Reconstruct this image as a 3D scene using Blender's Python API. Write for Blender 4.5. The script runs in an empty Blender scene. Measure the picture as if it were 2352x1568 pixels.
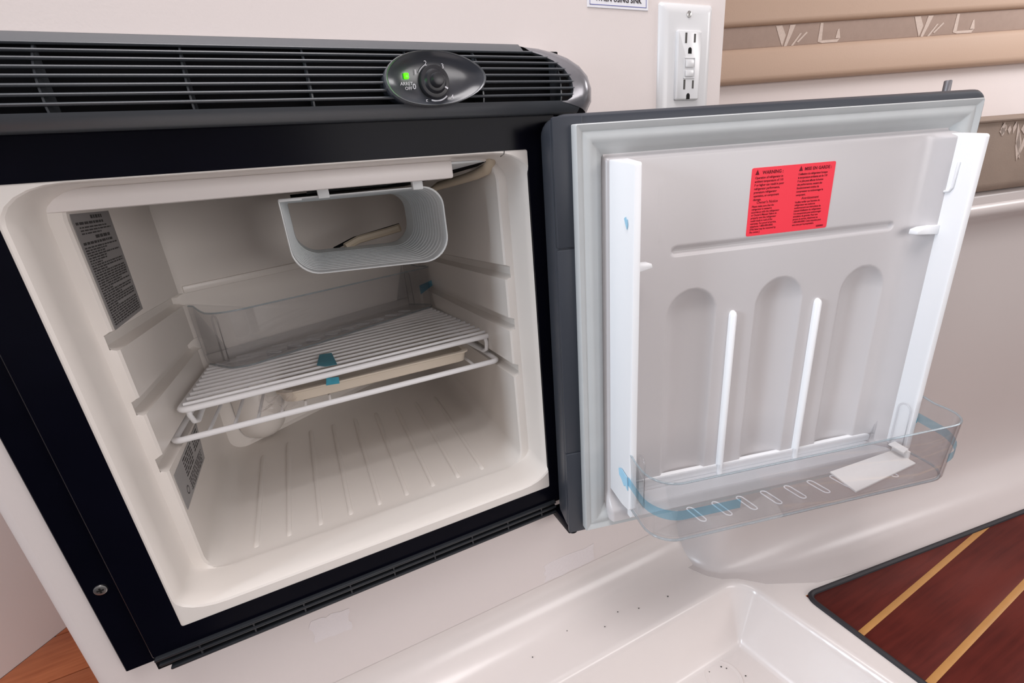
import bpy, bmesh, math, random
from mathutils import Vector, Matrix
random.seed(7)
sc = bpy.context.scene
COL = sc.collection
H = 0.61                      # camera height above the cabin sole; shapes below use z relative to the lens

# ------------------------------------------------------------------ camera
cam = bpy.data.cameras.new('camera'); camo = bpy.data.objects.new('camera', cam); COL.objects.link(camo)
cam.sensor_width = 36.0; cam.lens = 1050.0/2352*36; cam.clip_start = 0.01
r_ = Vector((0.90368921, -0.42006148, -0.0830311)); u_ = Vector((0.21586956, 0.27947697, 0.93557093)); f_ = Vector((0.36979202, 0.86338924, -0.34323881))
M = Matrix((r_, u_, -f_)).transposed().to_4x4(); M.translation = (0, -0.43, H); camo.matrix_world = M
sc.camera = camo

# ------------------------------------------------------------------ world, lights, exposure
wd = bpy.data.worlds.new('cabin_air'); sc.world = wd; wd.use_nodes = True
bg = wd.node_tree.nodes['Background']; bg.inputs[0].default_value = (1.0, 0.96, 0.95, 1); bg.inputs[1].default_value = 0.20
def area(name, loc, target, sx, sy, power, color):
    l = bpy.data.lights.new(name, 'AREA'); l.shape = 'RECTANGLE'; l.size = sx; l.size_y = sy; l.energy = power; l.color = color
    o = bpy.data.objects.new(name, l); COL.objects.link(o); o.location = loc
    o.rotation_euler = (Vector(target)-Vector(loc)).to_track_quat('-Z', 'Y').to_euler(); return o
area('companionway_daylight', (-2.3, -0.36, 0.95), (0.5, -0.15, 0.5), 0.40, 0.9, 27, (0.78, 0.89, 1.0))
area('overhead_hatch', (-0.05, -0.36, 1.85), (0.10, -0.2, 0.3), 0.8, 0.8, 13.5, (1.0, 0.965, 0.97))
area('front_fill', (0.80, -1.85, 0.74), (0.0, 0.15, 0.45), 1.3, 0.6, 10.5, (1.0, 0.965, 0.96))  # unseen fill added from the front right to brighten the fridge interior
area('hull_fill', (1.75, -0.55, 1.15), (1.2, 0.4, 0.72), 0.5, 0.35, 5.0, (1.0, 0.965, 0.97))  # unseen fill added to brighten the hull side behind the berth
vs = sc.view_settings
vs.view_transform = 'Standard'; vs.look = 'None'; vs.gamma = 1; vs.use_curve_mapping = False; vs.exposure = 0.32

# ------------------------------------------------------------------ materials
def mat(name, col, rough=0.4, spec=0.5, metal=0.0, noise=0.0, nscale=40, bump=0.0, bscale=300, emit=None, estr=0, coat=0.0):
    m = bpy.data.materials.new(name); m.use_nodes = True; nt = m.node_tree; b = nt.nodes['Principled BSDF']
    b.inputs['Roughness'].default_value = rough; b.inputs['Metallic'].default_value = metal
    b.inputs['Specular IOR Level'].default_value = spec; b.inputs['Base Color'].default_value = (*col, 1)
    if coat: b.inputs['Coat Weight'].default_value = coat; b.inputs['Coat Roughness'].default_value = 0.08
    tc = nt.nodes.new('ShaderNodeTexCoord')
    if noise > 0:
        n = nt.nodes.new('ShaderNodeTexNoise'); n.inputs['Scale'].default_value = nscale; n.inputs['Detail'].default_value = 5
        mx = nt.nodes.new('ShaderNodeMix'); mx.data_type = 'RGBA'
        mx.inputs[6].default_value = (*[c*(1-noise) for c in col], 1); mx.inputs[7].default_value = (*[min(1, c*(1+noise)) for c in col], 1)
        nt.links.new(tc.outputs['Object'], n.inputs['Vector']); nt.links.new(n.outputs['Fac'], mx.inputs[0]); nt.links.new(mx.outputs[2], b.inputs['Base Color'])
    if bump > 0:
        n2 = nt.nodes.new('ShaderNodeTexNoise'); n2.inputs['Scale'].default_value = bscale; n2.inputs['Detail'].default_value = 3
        bp = nt.nodes.new('ShaderNodeBump'); bp.inputs['Strength'].default_value = bump; bp.inputs['Distance'].default_value = 0.0006
        nt.links.new(tc.outputs['Object'], n2.inputs['Vector']); nt.links.new(n2.outputs['Fac'], bp.inputs['Height']); nt.links.new(bp.outputs[0], b.inputs['Normal'])
    if emit: b.inputs['Emission Color'].default_value = (*emit, 1); b.inputs['Emission Strength'].default_value = estr
    return m
def clear(name, tint, gloss_rough=0.04, ior=1.5, body=0.03):
    m = bpy.data.materials.new(name); m.use_nodes = True; nt = m.node_tree; nt.nodes.clear()
    out = nt.nodes.new('ShaderNodeOutputMaterial'); tr = nt.nodes.new('ShaderNodeBsdfTransparent'); tr.inputs[0].default_value = (*tint, 1)
    gl = nt.nodes.new('ShaderNodeBsdfGlossy'); gl.inputs['Roughness'].default_value = gloss_rough
    df = nt.nodes.new('ShaderNodeBsdfDiffuse'); df.inputs[0].default_value = (*tint, 1)
    lw = nt.nodes.new('ShaderNodeLayerWeight'); lw.inputs['Blend'].default_value = 0.5
    pw = nt.nodes.new('ShaderNodeMath'); pw.operation = 'POWER'; pw.inputs[1].default_value = 4.0
    f0 = ((ior-1)/(ior+1))**2
    fr = nt.nodes.new('ShaderNodeMath'); fr.operation = 'MULTIPLY_ADD'; fr.inputs[1].default_value = 0.75; fr.inputs[2].default_value = f0
    nt.links.new(lw.outputs['Facing'], pw.inputs[0]); nt.links.new(pw.outputs[0], fr.inputs[0])
    m1 = nt.nodes.new('ShaderNodeMixShader'); m1.inputs[0].default_value = body
    m2 = nt.nodes.new('ShaderNodeMixShader')
    nt.links.new(tr.outputs[0], m1.inputs[1]); nt.links.new(df.outputs[0], m1.inputs[2]); nt.links.new(fr.outputs[0], m2.inputs[0])
    nt.links.new(m1.outputs[0], m2.inputs[1]); nt.links.new(gl.outputs[0], m2.inputs[2]); nt.links.new(m2.outputs[0], out.inputs[0])
    return m
def wood(name, dark, light, rough=0.35):
    m = bpy.data.materials.new(name); m.use_nodes = True; nt = m.node_tree; b = nt.nodes['Principled BSDF']; b.inputs['Roughness'].default_value = rough; b.inputs['Specular IOR Level'].default_value = 0.15
    tc = nt.nodes.new('ShaderNodeTexCoord'); mp = nt.nodes.new('ShaderNodeMapping'); mp.inputs['Scale'].default_value = (4, 60, 60)
    n = nt.nodes.new('ShaderNodeTexNoise'); n.inputs['Scale'].default_value = 3; n.inputs['Detail'].default_value = 8; n.inputs['Roughness'].default_value = 0.6
    n2 = nt.nodes.new('ShaderNodeTexNoise'); n2.inputs['Scale'].default_value = 6; n2.inputs['Detail'].default_value = 3
    ad = nt.nodes.new('ShaderNodeMath'); ad.operation = 'MULTIPLY_ADD'; ad.inputs[1].default_value = 0.6
    rp = nt.nodes.new('ShaderNodeValToRGB'); rp.color_ramp.elements[0].color = (*dark, 1); rp.color_ramp.elements[0].position = 0.45; rp.color_ramp.elements[1].color = (*light, 1); rp.color_ramp.elements[1].position = 0.95
    oi = nt.nodes.new('ShaderNodeObjectInfo'); 
    nt.links.new(tc.outputs['Object'], mp.inputs[0]); nt.links.new(mp.outputs[0], n.inputs['Vector']); nt.links.new(tc.outputs['Object'], n2.inputs['Vector'])
    nt.links.new(n.outputs['Fac'], ad.inputs[0]); nt.links.new(n2.outputs['Fac'], ad.inputs[2]); nt.links.new(ad.outputs[0], rp.inputs[0]); nt.links.new(rp.outputs[0], b.inputs['Base Color'])
    return m
MT = dict(
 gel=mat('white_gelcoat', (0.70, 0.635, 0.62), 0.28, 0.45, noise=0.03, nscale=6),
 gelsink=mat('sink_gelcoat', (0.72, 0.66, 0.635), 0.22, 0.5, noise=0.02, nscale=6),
 gelberth_shade=mat('shaded_berth_gelcoat', (0.58, 0.525, 0.51), 0.30, 0.45, noise=0.03, nscale=6),  # same moulding as the sink; darker colour paints in the berth front's shade
 wall=mat('cabin_wall_laminate', (0.74, 0.67, 0.65), 0.5, 0.35, bump=0.15, bscale=500),
 ceilm=mat('cabin_headliner', (0.78, 0.73, 0.71), 0.8),
 black=mat('black_frame_plastic', (0.0025, 0.0026, 0.0060), 0.22, 0.06, noise=0.3, nscale=25),
 slat=mat('charcoal_grille_plastic', (0.075, 0.082, 0.092), 0.33, 0.6),
 slatlow=mat('black_lower_grille_plastic', (0.020, 0.022, 0.026), 0.35, 0.4),
 cavity=mat('dark_recess', (0.004, 0.004, 0.005), 0.8, 0.1),
 oval=mat('dark_grey_satin_plastic', (0.050, 0.053, 0.064), 0.24, 0.7),
 ovalrim=mat('rim_reflection_grey', (0.17, 0.175, 0.185), 0.28, 0.6, 0.3),  # lighter grey paints the rim's reflection into the colour
 cap=mat('grey_satin_end_cap', (0.26, 0.255, 0.275), 0.25, 0.6, 0.5),
 knob=mat('black_knob_plastic', (0.02, 0.02, 0.024), 0.35),
 shell=mat('slate_grey_door_plastic', (0.045, 0.050, 0.062), 0.38, 0.30),
 shelldark=mat('dark_door_edge', (0.03, 0.033, 0.037), 0.4, 0.4),
 cream=mat('cream_liner_plastic', (0.765, 0.715, 0.67), 0.30, 0.4, noise=0.02, nscale=12),
 evap=mat('pale_evaporator_plastic', (0.80, 0.83, 0.84), 0.4, 0.4),
 dwhite=mat('door_liner_plastic', (0.585, 0.56, 0.565), 0.30, 0.45),
 rail=mat('bright_white_plastic', (0.88, 0.89, 0.91), 0.35, 0.4),
 gasket=mat('pale_grey_rubber', (0.50, 0.52, 0.525), 0.5, 0.3, noise=0.06, nscale=30),
 wire=mat('white_coated_wire', (0.92, 0.915, 0.925), 0.35, 0.4),
 tray=mat('beige_tray_plastic', (0.66, 0.58, 0.48), 0.35, 0.4),
 tube=mat('aged_beige_tube', (0.60, 0.50, 0.38), 0.5),
 ltwhite=mat('white_fixture_plastic', (0.87, 0.82, 0.80), 0.4),
 outlet=mat('outlet_white_plastic', (0.70, 0.70, 0.71), 0.3, 0.5),
 slot=mat('socket_slot_dark', (0.10, 0.095, 0.09), 0.8, 0.1),
 hole=mat('socket_hole_dark', (0.015, 0.014, 0.013), 0.8, 0.1),
 metal=mat('worn_steel', (0.45, 0.44, 0.43), 0.35, 0.5, 1.0),
 pin=mat('dull_metal_pin', (0.20, 0.19, 0.20), 0.45, 0.5, 0.6),
 red=mat('red_sticker_paper', (0.95, 0.035, 0.065), 0.5, 0.3),
 ink=mat('black_ink', (0.02, 0.012, 0.012), 0.6, 0.2),
 redink=mat('dark_red_ink', (0.16, 0.004, 0.012), 0.6, 0.2),
 inkw=mat('white_ink', (0.85, 0.85, 0.9), 0.6, 0.2),
 blueink=mat('blue_ink', (0.16, 0.17, 0.42), 0.6, 0.2),
 paper=mat('white_label_paper', (0.82, 0.82, 0.86), 0.5, 0.3),
 greylab=mat('grey_label_foil', (0.23, 0.22, 0.22), 0.45, 0.4, noise=0.1),
 greylab2=mat('silver_label_foil', (0.34, 0.33, 0.33), 0.4, 0.4, noise=0.12),
 labink=mat('label_dark_print', (0.045, 0.042, 0.042), 0.6, 0.2),
 led=mat('green_indicator', (0.02, 0.3, 0.01), 0.3, 0.5, emit=(0.05, 1.0, 0.0), estr=2.6),
 teak=wood('dark_teak', (0.045, 0.007, 0.006), (0.12, 0.020, 0.014)),
 teak_lit=wood('lit_teak', (0.26, 0.062, 0.026), (0.55, 0.19, 0.085)),  # same teak; brighter colour paints in the light falling on the left planks
 holly=mat('holly_strip_wood', (0.46, 0.22, 0.065), 0.4, noise=0.15, nscale=60),
 rubber=mat('black_rubber_edging', (0.014, 0.012, 0.016), 0.55),
 tan=mat('tan_vinyl', (0.52, 0.375, 0.285), 0.55, 0.3, bump=0.3, bscale=400),
 fabric=mat('taupe_fabric', (0.36, 0.27, 0.225), 0.8, 0.2, noise=0.08, nscale=80, bump=0.4, bscale=700),
 fabricpat=mat('cream_fabric_motif', (0.58, 0.48, 0.42), 0.8, 0.2, noise=0.15, nscale=300),
 cushion=mat('brown_cushion_fabric', (0.30, 0.23, 0.185), 0.75, 0.25, noise=0.15, nscale=25, bump=0.4, bscale=600),
 tape=clear('blue_tape_film', (0.50, 0.78, 0.92), 0.2, 1.2, 0.10),
 tapedark=mat('teal_tape', (0.05, 0.30, 0.40), 0.45, 0.4, noise=0.2, nscale=200),
 smudge=mat('blue_residue', (0.35, 0.62, 0.80), 0.6),
 residue=mat('dried_adhesive', (0.76, 0.70, 0.70), 0.35, 0.5, bump=1.0, bscale=250),
 bin=clear('clear_bin_plastic', (0.94, 0.94, 0.945), 0.03, 1.52, 0.03),
 binedge=clear('thick_bin_edge', (0.78, 0.84, 0.87), 0.05, 1.6, 0.16),
 binslot=clear('slot_highlight_plastic', (0.93, 0.93, 0.95), 0.08, 1.6, 0.5),  # whitened body paints highlights on the slot edges
 film=clear('crinkled_film', (0.95, 0.93, 0.92), 0.12, 1.35, 0.10),
 card=mat('white_insert_plastic', (0.82, 0.81, 0.80), 0.6, bump=0.2, bscale=900),
)

# ------------------------------------------------------------------ helpers
ORG = {}
def tag(o, label=None, cat=None, group=None, kind=None):
    if label: o['label'] = label
    if cat: o['category'] = cat
    if group: o['group'] = group
    if kind: o['kind'] = kind
    return o
def thing(name, loc, label, cat, group=None):
    o = bpy.data.objects.new(name, None); COL.objects.link(o); o.empty_display_size = 0.02
    w = Vector((loc[0], loc[1], loc[2]+H)); o.location = w; ORG[o.name] = w; return tag(o, label, cat, group)
def mk(name, V, F, m, parent=None, ang=35, local=False, org=None):
    """V in lens-relative coordinates (or the parent's local ones)."""
    if local: W = [Vector(v) for v in V]; o0 = Vector((0, 0, 0))
    else:
        if parent is not None: o0 = ORG[parent.name]
        elif org is not None: o0 = Vector((org[0], org[1], org[2]+H))
        else:
            n = len(V); o0 = Vector((sum(v[0] for v in V)/n, sum(v[1] for v in V)/n, min(v[2] for v in V)+H))
        W = [Vector((v[0], v[1], v[2]+H))-o0 for v in V]
    me = bpy.data.meshes.new(name); me.from_pydata([tuple(v) for v in W], [], F); me.materials.append(m)
    bm = bmesh.new(); bm.from_mesh(me); bmesh.ops.recalc_face_normals(bm, faces=bm.faces); bm.to_mesh(me); bm.free()
    if ang: 
        me.shade_smooth(); me.set_sharp_from_angle(angle=math.radians(ang))
    o = bpy.data.objects.new(name, me); COL.objects.link(o)
    if parent is not None: o.parent = parent; ORG[o.name] = Vector((0, 0, 0)) if local else ORG[parent.name]
    else: o.location = o0; ORG[o.name] = o0
    return o
def join(*parts):
    V, F = [], []
    for v, f in parts:
        b = len(V); V += list(v); F += [tuple(i+b for i in q) for q in f]
    return V, F
def box(x0, x1, y0, y1, z0, z1, bev=0.0, seg=2):
    bm = bmesh.new(); bmesh.ops.create_cube(bm, size=1)
    for v in bm.verts: v.co = Vector(((x0+x1)/2+v.co.x*(x1-x0), (y0+y1)/2+v.co.y*(y1-y0), (z0+z1)/2+v.co.z*(z1-z0)))
    if bev > 0: bmesh.ops.bevel(bm, geom=list(bm.edges), offset=bev, segments=seg, affect='EDGES', profile=0.5)
    bm.verts.index_update(); V = [tuple(v.co) for v in bm.verts]; F = [tuple(v.index for v in f.verts) for f in bm.faces]; bm.free(); return V, F
def loft(rings, closed=True, cap0=False, cap1=False):
    n = len(rings[0]); V = [tuple(p) for r in rings for p in r]; F = []
    for i in range(len(rings)-1):
        for j in range(n if closed else n-1):
            k = (j+1) % n; F.append((i*n+j, i*n+k, (i+1)*n+k, (i+1)*n+j))
    if cap0: F.append(tuple(reversed(range(n))))
    if cap1: F.append(tuple((len(rings)-1)*n+j for j in range(n)))
    return V, F
def tube(path, r, n=10, closed=False):
    P = [Vector(p) for p in path]; m = len(P); rings = []; prev = None
    for i in range(m):
        if closed: t = P[(i+1) % m]-P[i-1]
        else: t = P[min(i+1, m-1)]-P[max(i-1, 0)]
        t.normalize()
        if prev is None:
            a = Vector((0, 0, 1)) if abs(t.z) < 0.9 else Vector((1, 0, 0)); nn = t.cross(a).normalized()
        else: nn = (prev-t*prev.dot(t)).normalized()
        prev = nn; b = t.cross(nn)
        rr = r[i] if isinstance(r, (list, tuple)) else r
        rings.append([tuple(P[i]+nn*math.cos(2*math.pi*k/n)*rr+b*math.sin(2*math.pi*k/n)*rr) for k in range(n)])
    if closed: rings.append(rings[0]); return loft(rings)
    return loft(rings, cap0=True, cap1=True)
def arc(cx, cy, r, a0, a1, n):
    return [(cx+r*math.cos(math.radians(a0+(a1-a0)*i/n)), cy+r*math.sin(math.radians(a0+(a1-a0)*i/n))) for i in range(n+1)]
def rrect(x0, x1, z0, z1, r, n=6):
    if not isinstance(r, (list, tuple)): r = (r,)*4          # bl, br, tr, tl
    return arc(x0+r[0], z0+r[0], r[0], 180, 270, n)+arc(x1-r[1], z0+r[1], r[1], 270, 360, n)+arc(x1-r[2], z1-r[2], r[2], 0, 90, n)+arc(x0+r[3], z1-r[3], r[3], 90, 180, n)
def prism(poly, f, h0, h1, bev=0.0):
    """poly (a,b) extruded h0..h1, f(a,b,h)->xyz"""
    n = len(poly)
    V = [f(a, b, h0) for a, b in poly]+[f(a, b, h1) for a, b in poly]
    F = [tuple(reversed(range(n))), tuple(range(n, 2*n))]+[(i, (i+1) % n, n+(i+1) % n, n+i) for i in range(n)]
    if bev > 0:
        bm = bmesh.new(); vs_ = [bm.verts.new(v) for v in V]
        for q in F: bm.faces.new([vs_[i] for i in q])
        bmesh.ops.recalc_face_normals(bm, faces=bm.faces)
        ed = [e for e in bm.edges if len(e.link_faces) == 2 and e.calc_face_angle(0) > 0.6]
        bmesh.ops.bevel(bm, geom=ed, offset=bev, segments=2, affect='EDGES', profile=0.5)
        bm.verts.index_update(); V = [tuple(v.co) for v in bm.verts]; F = [tuple(v.index for v in q.verts) for q in bm.faces]; bm.free()
    return V, F
def cyl(c, axis, r, h, n=20, r2=None, bev=0.0):
    ax = Vector(axis).normalized(); a = Vector((0, 0, 1)) if abs(ax.z) < 0.9 else Vector((1, 0, 0)); e = ax.cross(a).normalized(); g = ax.cross(e); c = Vector(c); r2 = r if r2 is None else r2
    prof = [(0, r), (h, r2)] if not bev else [(0, r), (h-bev, r2), (h-bev*0.3, r2-bev*0.3), (h, r2-bev)]
    return loft([[tuple(c+ax*d+e*math.cos(2*math.pi*k/n)*q+g*math.sin(2*math.pi*k/n)*q) for k in range(n)] for d, q in prof], cap0=True, cap1=True)
def text_mesh(s, size, O, ex, ey, th=0.0003, align='LEFT', spacing=1.0, shear=0.0, line=1.0, bold=0.0):
    c = bpy.data.curves.new('txt', 'FONT'); c.body = s; c.size = size; c.align_x = align; c.space_character = spacing; c.shear = shear; c.space_line = line; c.resolution_u = 2; c.offset = bold
    t = bpy.data.objects.new('txt', c); COL.objects.link(t)
    dg = bpy.context.evaluated_depsgraph_get(); me = bpy.data.meshes.new_from_object(t.evaluated_get(dg))
    O, ex, ey = Vector(O), Vector(ex), Vector(ey); n = ex.cross(ey)
    V = [tuple(O+ex*v.co.x+ey*v.co.y+n*th) for v in me.vertices]; F = [tuple(p.vertices) for p in me.polygons]
    bpy.data.objects.remove(t); bpy.data.curves.remove(c); bpy.data.meshes.remove(me); return V, F
def clip(poly, p, n):
    out = []
    for i in range(len(poly)):
        a, b = Vector(poly[i]), Vector(poly[(i+1) % len(poly)]); da, db = (a-Vector(p)).dot(Vector(n)), (b-Vector(p)).dot(Vector(n))
        if da >= 0: out.append(tuple(a))
        if da*db < 0: out.append(tuple(a+(b-a)*(da/(da-db))))
    return out
def lerp(a, b, t): return a+(b-a)*t
def sstep(a, b, x):
    t = min(1, max(0, (x-a)/(b-a))); return t*t*(3-2*t)

# ------------------------------------------------------------------ structure: fridge bulkhead
WY = 0.022
def wall_with_hole():
    xs = [-0.27+0.010, -0.232, 0.255, 0.492]; zs = [-0.61, -0.405, 0.105, 1.24]
    V, F = [], []
    for y in (WY, WY+0.02):
        for z in zs:
            for x in xs: V.append((x, y, z))
    for s in (0, 16):
        for j in range(3):
            for i in range(3):
                if i == 1 and j == 1: continue
                a = s+j*4+i; F.append((a, a+1, a+5, a+4))
    for a, b in ((5, 6), (6, 10), (10, 9), (9, 5)): F.append((a, b, b+16, a+16))
    # rounded left corner and the cabinet side running back
    pts = [(-0.26, WY)]+[(x, y) for x, y in arc(-0.26, WY+0.010, 0.010, 270, 180, 5)]+[(-0.27, 0.62)]
    b = len(V)
    for x, y in pts: V.append((x, y, -0.61)); V.append((x, y, 1.24))
    for i in range(len(pts)-1): F.append((b+2*i, b+2*i+2, b+2*i+3, b+2*i+1))
    a = 3; V0 = len(V)
    V += [(0.492, WY, -0.61), (0.492, WY, 1.24), (0.492, 0.5, 1.24), (0.492, 0.5, -0.61)]; F.append((V0, V0+1, V0+2, V0+3))
    return V, F
wall_back = tag(mk('wall_back', *wall_with_hole(), MT['wall'], ang=40, org=(0.1, WY, -0.61)), 'white cabin bulkhead the fridge is set into', kind='structure')
def patch(x0, x1, z0, z1, name, seedv, sk=0.0):
    rnd = random.Random(seedv); pts = []
    for i in range(22):
        t = i/22*4; e = int(t); q = t-e
        p = [(x0+(x1-x0)*q, z0), (x1, z0+(z1-z0)*q), (x1-(x1-x0)*q, z1), (x0, z1-(z1-z0)*q)][e]
        pts.append((p[0]+rnd.uniform(-1, 1)*0.0025+sk*(p[1]-z0), p[1]+rnd.uniform(-1, 1)*0.002))
    return mk(name, *prism(pts, lambda a, b, h: (a, h, b), WY-0.0004, WY+0.001), MT['residue'], wall_back)
patch(0.212, 0.295, -0.555, -0.524, 'adhesive_residue', 3); patch(-0.085, -0.043, -0.487, -0.455, 'adhesive_residue', 5)
# left hull wall seen past the cabinet
wl = tag(mk('wall_left', [(-0.36, 0.478, -0.61), (-0.90, -0.118, -0.61), (-0.90, -0.118, 1.24), (-0.36, 0.478, 1.24), (-0.37, 0.488, -0.61), (-0.91, -0.108, -0.61), (-0.91, -0.108, 1.24), (-0.37, 0.488, 1.24)],
   [(0, 1, 2, 3), (7, 6, 5, 4), (0, 4, 5, 1), (1, 5, 6, 2), (2, 6, 7, 3), (3, 7, 4, 0)], MT['gel']), 'white side wall past the fridge cabinet at lower left', kind='structure')
# cabin beyond the frame (closes the room behind the camera)
tag(mk('ceiling', *box(-2.2, 2.4, -2.2, 0.9, 1.36, 1.40), MT['ceilm']), 'pale cabin headliner overhead', kind='structure')
tag(mk('wall_rear', *box(-2.2, 2.4, -2.24, -2.2, -0.61, 1.36), MT['ceilm']), 'pale cabin wall opposite the fridge', kind='structure')

# ------------------------------------------------------------------ floor: teak planks with holly strips
FZ = -0.610
floor = tag(mk('floor', *box(-2.2, 2.4, -2.2, 0.9, -0.80, -0.75), MT['rubber'], org=(0, 0, -0.80)), 'dark teak cabin sole with pale holly strips', kind='structure')
ang = math.radians(2.6); ux, uy = math.cos(ang), math.sin(ang); nx, ny = -uy, ux
bd = math.radians(8.3); bx, by = math.cos(bd), -math.sin(bd)
CX, CY = 0.553, -0.138
def strip(v0, v1, name, m, z1, u0=-0.2, u1=1.8):
    base = (0.54, -0.2095)
    q = [(base[0]+ux*u+nx*v, base[1]+uy*u+ny*v) for u, v in ((u0, v0), (u1, v0), (u1, v1), (u0, v1))]
    q = clip(q, (CX, CY), (by, -bx)); 
    if len(q) > 2: q = clip(q, (CX, CY), (1.0, 0.035))
    if len(q) < 3: return
    return mk(name, *prism(q, lambda a, b, h: (a, b, h), FZ-0.012, z1, 0.0004), m, floor, ang=30)
PW, SW = 0.0735, 0.0075
for i in range(-9, 2):
    strip(i*PW+SW/2, (i+1)*PW-SW/2, 'teak_plank', MT['teak'], FZ)
    strip(i*PW-SW/2, i*PW+SW/2, 'holly_strip', MT['holly'], FZ+0.0002)
# black edging round the teak panel
cr = 0.018
e0 = Vector((CX, CY)); d1 = Vector((bx, by)); d2 = Vector((-0.035, 1.0)).normalized()*-1
path = [tuple(e0+d1*1.6), tuple(e0+d1*0.8), tuple(e0+d1*0.3)]
for i in range(9):
    t = i/8; a = e0+d1*cr; b = e0+d2*cr; q = (a*(1-t)**2)+(e0*2*t*(1-t))+(b*t*t); path.append(tuple(q))
path += [tuple(e0+d2*0.2), tuple(e0+d2*0.7)]
mk('black_edging', *tube([(p[0], p[1], FZ-0.001) for p in path], 0.0042, 8), MT['rubber'], floor)
# sole on the far left side, beyond the fridge cabinet
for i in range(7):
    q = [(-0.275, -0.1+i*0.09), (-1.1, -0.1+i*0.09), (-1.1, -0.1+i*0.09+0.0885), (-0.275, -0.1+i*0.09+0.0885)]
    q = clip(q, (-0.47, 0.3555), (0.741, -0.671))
    if len(q) > 2: mk('teak_plank', *prism(q, lambda a, b, h: (a, b, h), FZ-0.012, FZ, 0.0005), MT['teak_lit'], floor, ang=30)

# ------------------------------------------------------------------ moulded sink below the fridge
def sink_mesh():
    xs = [-0.272+i*0.992/370 for i in range(371)]
    rows = []
    def sdf(x, y):          # basin outline: rounded rectangle, right side slightly raked
        xr = 0.502+(-0.066-y)*0.16
        cx, cy = (-0.30+xr)/2, (-0.066-0.60)/2; hx, hy = (xr+0.30)/2, 0.267; r = 0.035
        qx, qy = abs(x-cx)-hx+r, abs(y-cy)-hy+r
        return math.hypot(max(qx, 0), max(qy, 0))+min(max(qx, qy), 0)-r
    def z(x, y):
        d = -sdf(x, y)
        if d <= 0: return FZ-0.0008
        R1 = 0.009; s = 0.0084                          # rounded rim, then a steep wall, then a fillet into the bottom
        if d < s: return FZ-0.0008-(R1-math.sqrt(R1*R1-d*d))
        z0 = FZ-0.0008-(R1-math.sqrt(R1*R1-s*s)); m = 3.2
        d1 = s+0.019
        if d < d1: return z0-(d-s)*m
        z1 = z0-0.019*m; w_ = 0.014
        if d < d1+w_: t = (d-d1)/w_; return z1-m*w_*(t-t*t/2)
        return z1-m*w_/2-0.002*min(1, (d-d1-w_)/0.1)
    V = []; R = 0.050
    prof = [(WY-0.0003, -0.557)]+[(WY-R+R*math.cos(math.radians(a)), FZ-0.0008+R-R*math.sin(math.radians(a))) for a in range(0, 91, 9)]
    ys = [WY-R-0.0024*i for i in range(1, 160)]
    n = len(xs)
    for y, zz in prof: V += [(x, y, zz) for x in xs]
    for y in ys: V += [(x, y, z(x, y)) for x in xs]
    nr = len(prof)+len(ys)
    F = [(j*n+i, j*n+i+1, (j+1)*n+i+1, (j+1)*n+i) for j in range(nr-1) for i in range(n-1)]
    return V, F
sink = thing('moulded_sink', (0.2, -0.2, FZ-0.094), 'white moulded fibreglass sink basin and ledge below the fridge', 'sink')
mk('basin', *sink_mesh(), MT['gelsink'], sink, ang=60)
dz = FZ-0.0915
mk('drain_ring', *loft([[(0.412+r*math.cos(a*math.pi/16), -0.1270+r*math.sin(a*math.pi/16), h) for a in range(32)] for r, h in ((0.026, dz), (0.025, dz+0.002), (0.021, dz+0.0015), (0.019, dz-0.002))]), MT['gelsink'], sink)
mk('drain_cup', *cyl((0.412, -0.1270, dz+0.0002), (0, 0, -1), 0.019, 0.006), MT['slot'], sink)
crm = mk('crumbs', *join(*[box(x, x+s, y, y+s*0.8, z_, z_+0.0012, 0.0003, 1) for x, y, z_, s in [(0.33, -0.04, FZ-0.0008, .0018), (0.30, -0.03, FZ-0.0008, .0016), (0.38, -0.045, FZ-.0008, .002), (0.27, -0.04, FZ-.0008, .0016), (0.42, -0.115, dz+0.001, .0022), (0.425, -0.12, dz+0.001, .0018), (0.40, -0.112, dz+.001, .0015), (0.44, -0.14, dz+.001, .002), (0.22, -0.02, FZ-.0008, .0016), (0.16, -0.03, FZ-.0008, .0016)]]), MT['slot'], sink); tag(crm, kind='stuff')

# ------------------------------------------------------------------ berth base, cushion, hull liner
def berth():
    P = []                                   # plan path of the face, from the bulkhead out round the corner and along the berth
    for x, y in [(0.455, 0.035), (0.462, 0.012)]: P.append((x, y))
    P += [(0.466, -0.004), (0.470, -0.018), (0.477, -0.031), (0.487, -0.041), (0.500, -0.0465)]
    for s in (0.03, 0.1, 0.2, 0.35, 0.5, 0.65, 0.8, 1.0, 1.2): P.append((0.500+bx*s, -0.0465+by*s))
    prof = [(0.082, FZ-0.010), (0.080, FZ), (0.050, FZ)]+[(0.050-0.050*math.sin(math.radians(a)), FZ+0.050-0.050*math.cos(math.radians(a))) for a in range(10, 91, 10)]
    prof += [(-0.002, -0.46), (-0.006, -0.30), (-0.009, -0.16), (-0.008, -0.125), (-0.002, -0.116), (0.004, -0.112), (0.006, -0.104), (0.004, -0.098), (-0.001, -0.095), (-0.001, -0.086), (-0.006, -0.080), (-0.02, -0.079), (-0.5, -0.079)]
    rings = []
    for i, p in enumerate(P):
        a = Vector(P[max(0, i-1)]); b = Vector(P[min(len(P)-1, i+1)]); t = (b-a).normalized(); nrm = Vector((t.y, -t.x))
        sc_ = [0.3, 0.3, 0.3, 0.3, 0.3, 0.3, 0.32, 0.6, 0.9][i] if i < 9 else 1.0
        rings.append([(p[0]+nrm.x*(d*sc_ if d > 0 else d), p[1]+nrm.y*(d*sc_ if d > 0 else d), z) for d, z in prof])
    return loft(rings, closed=False)
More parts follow.
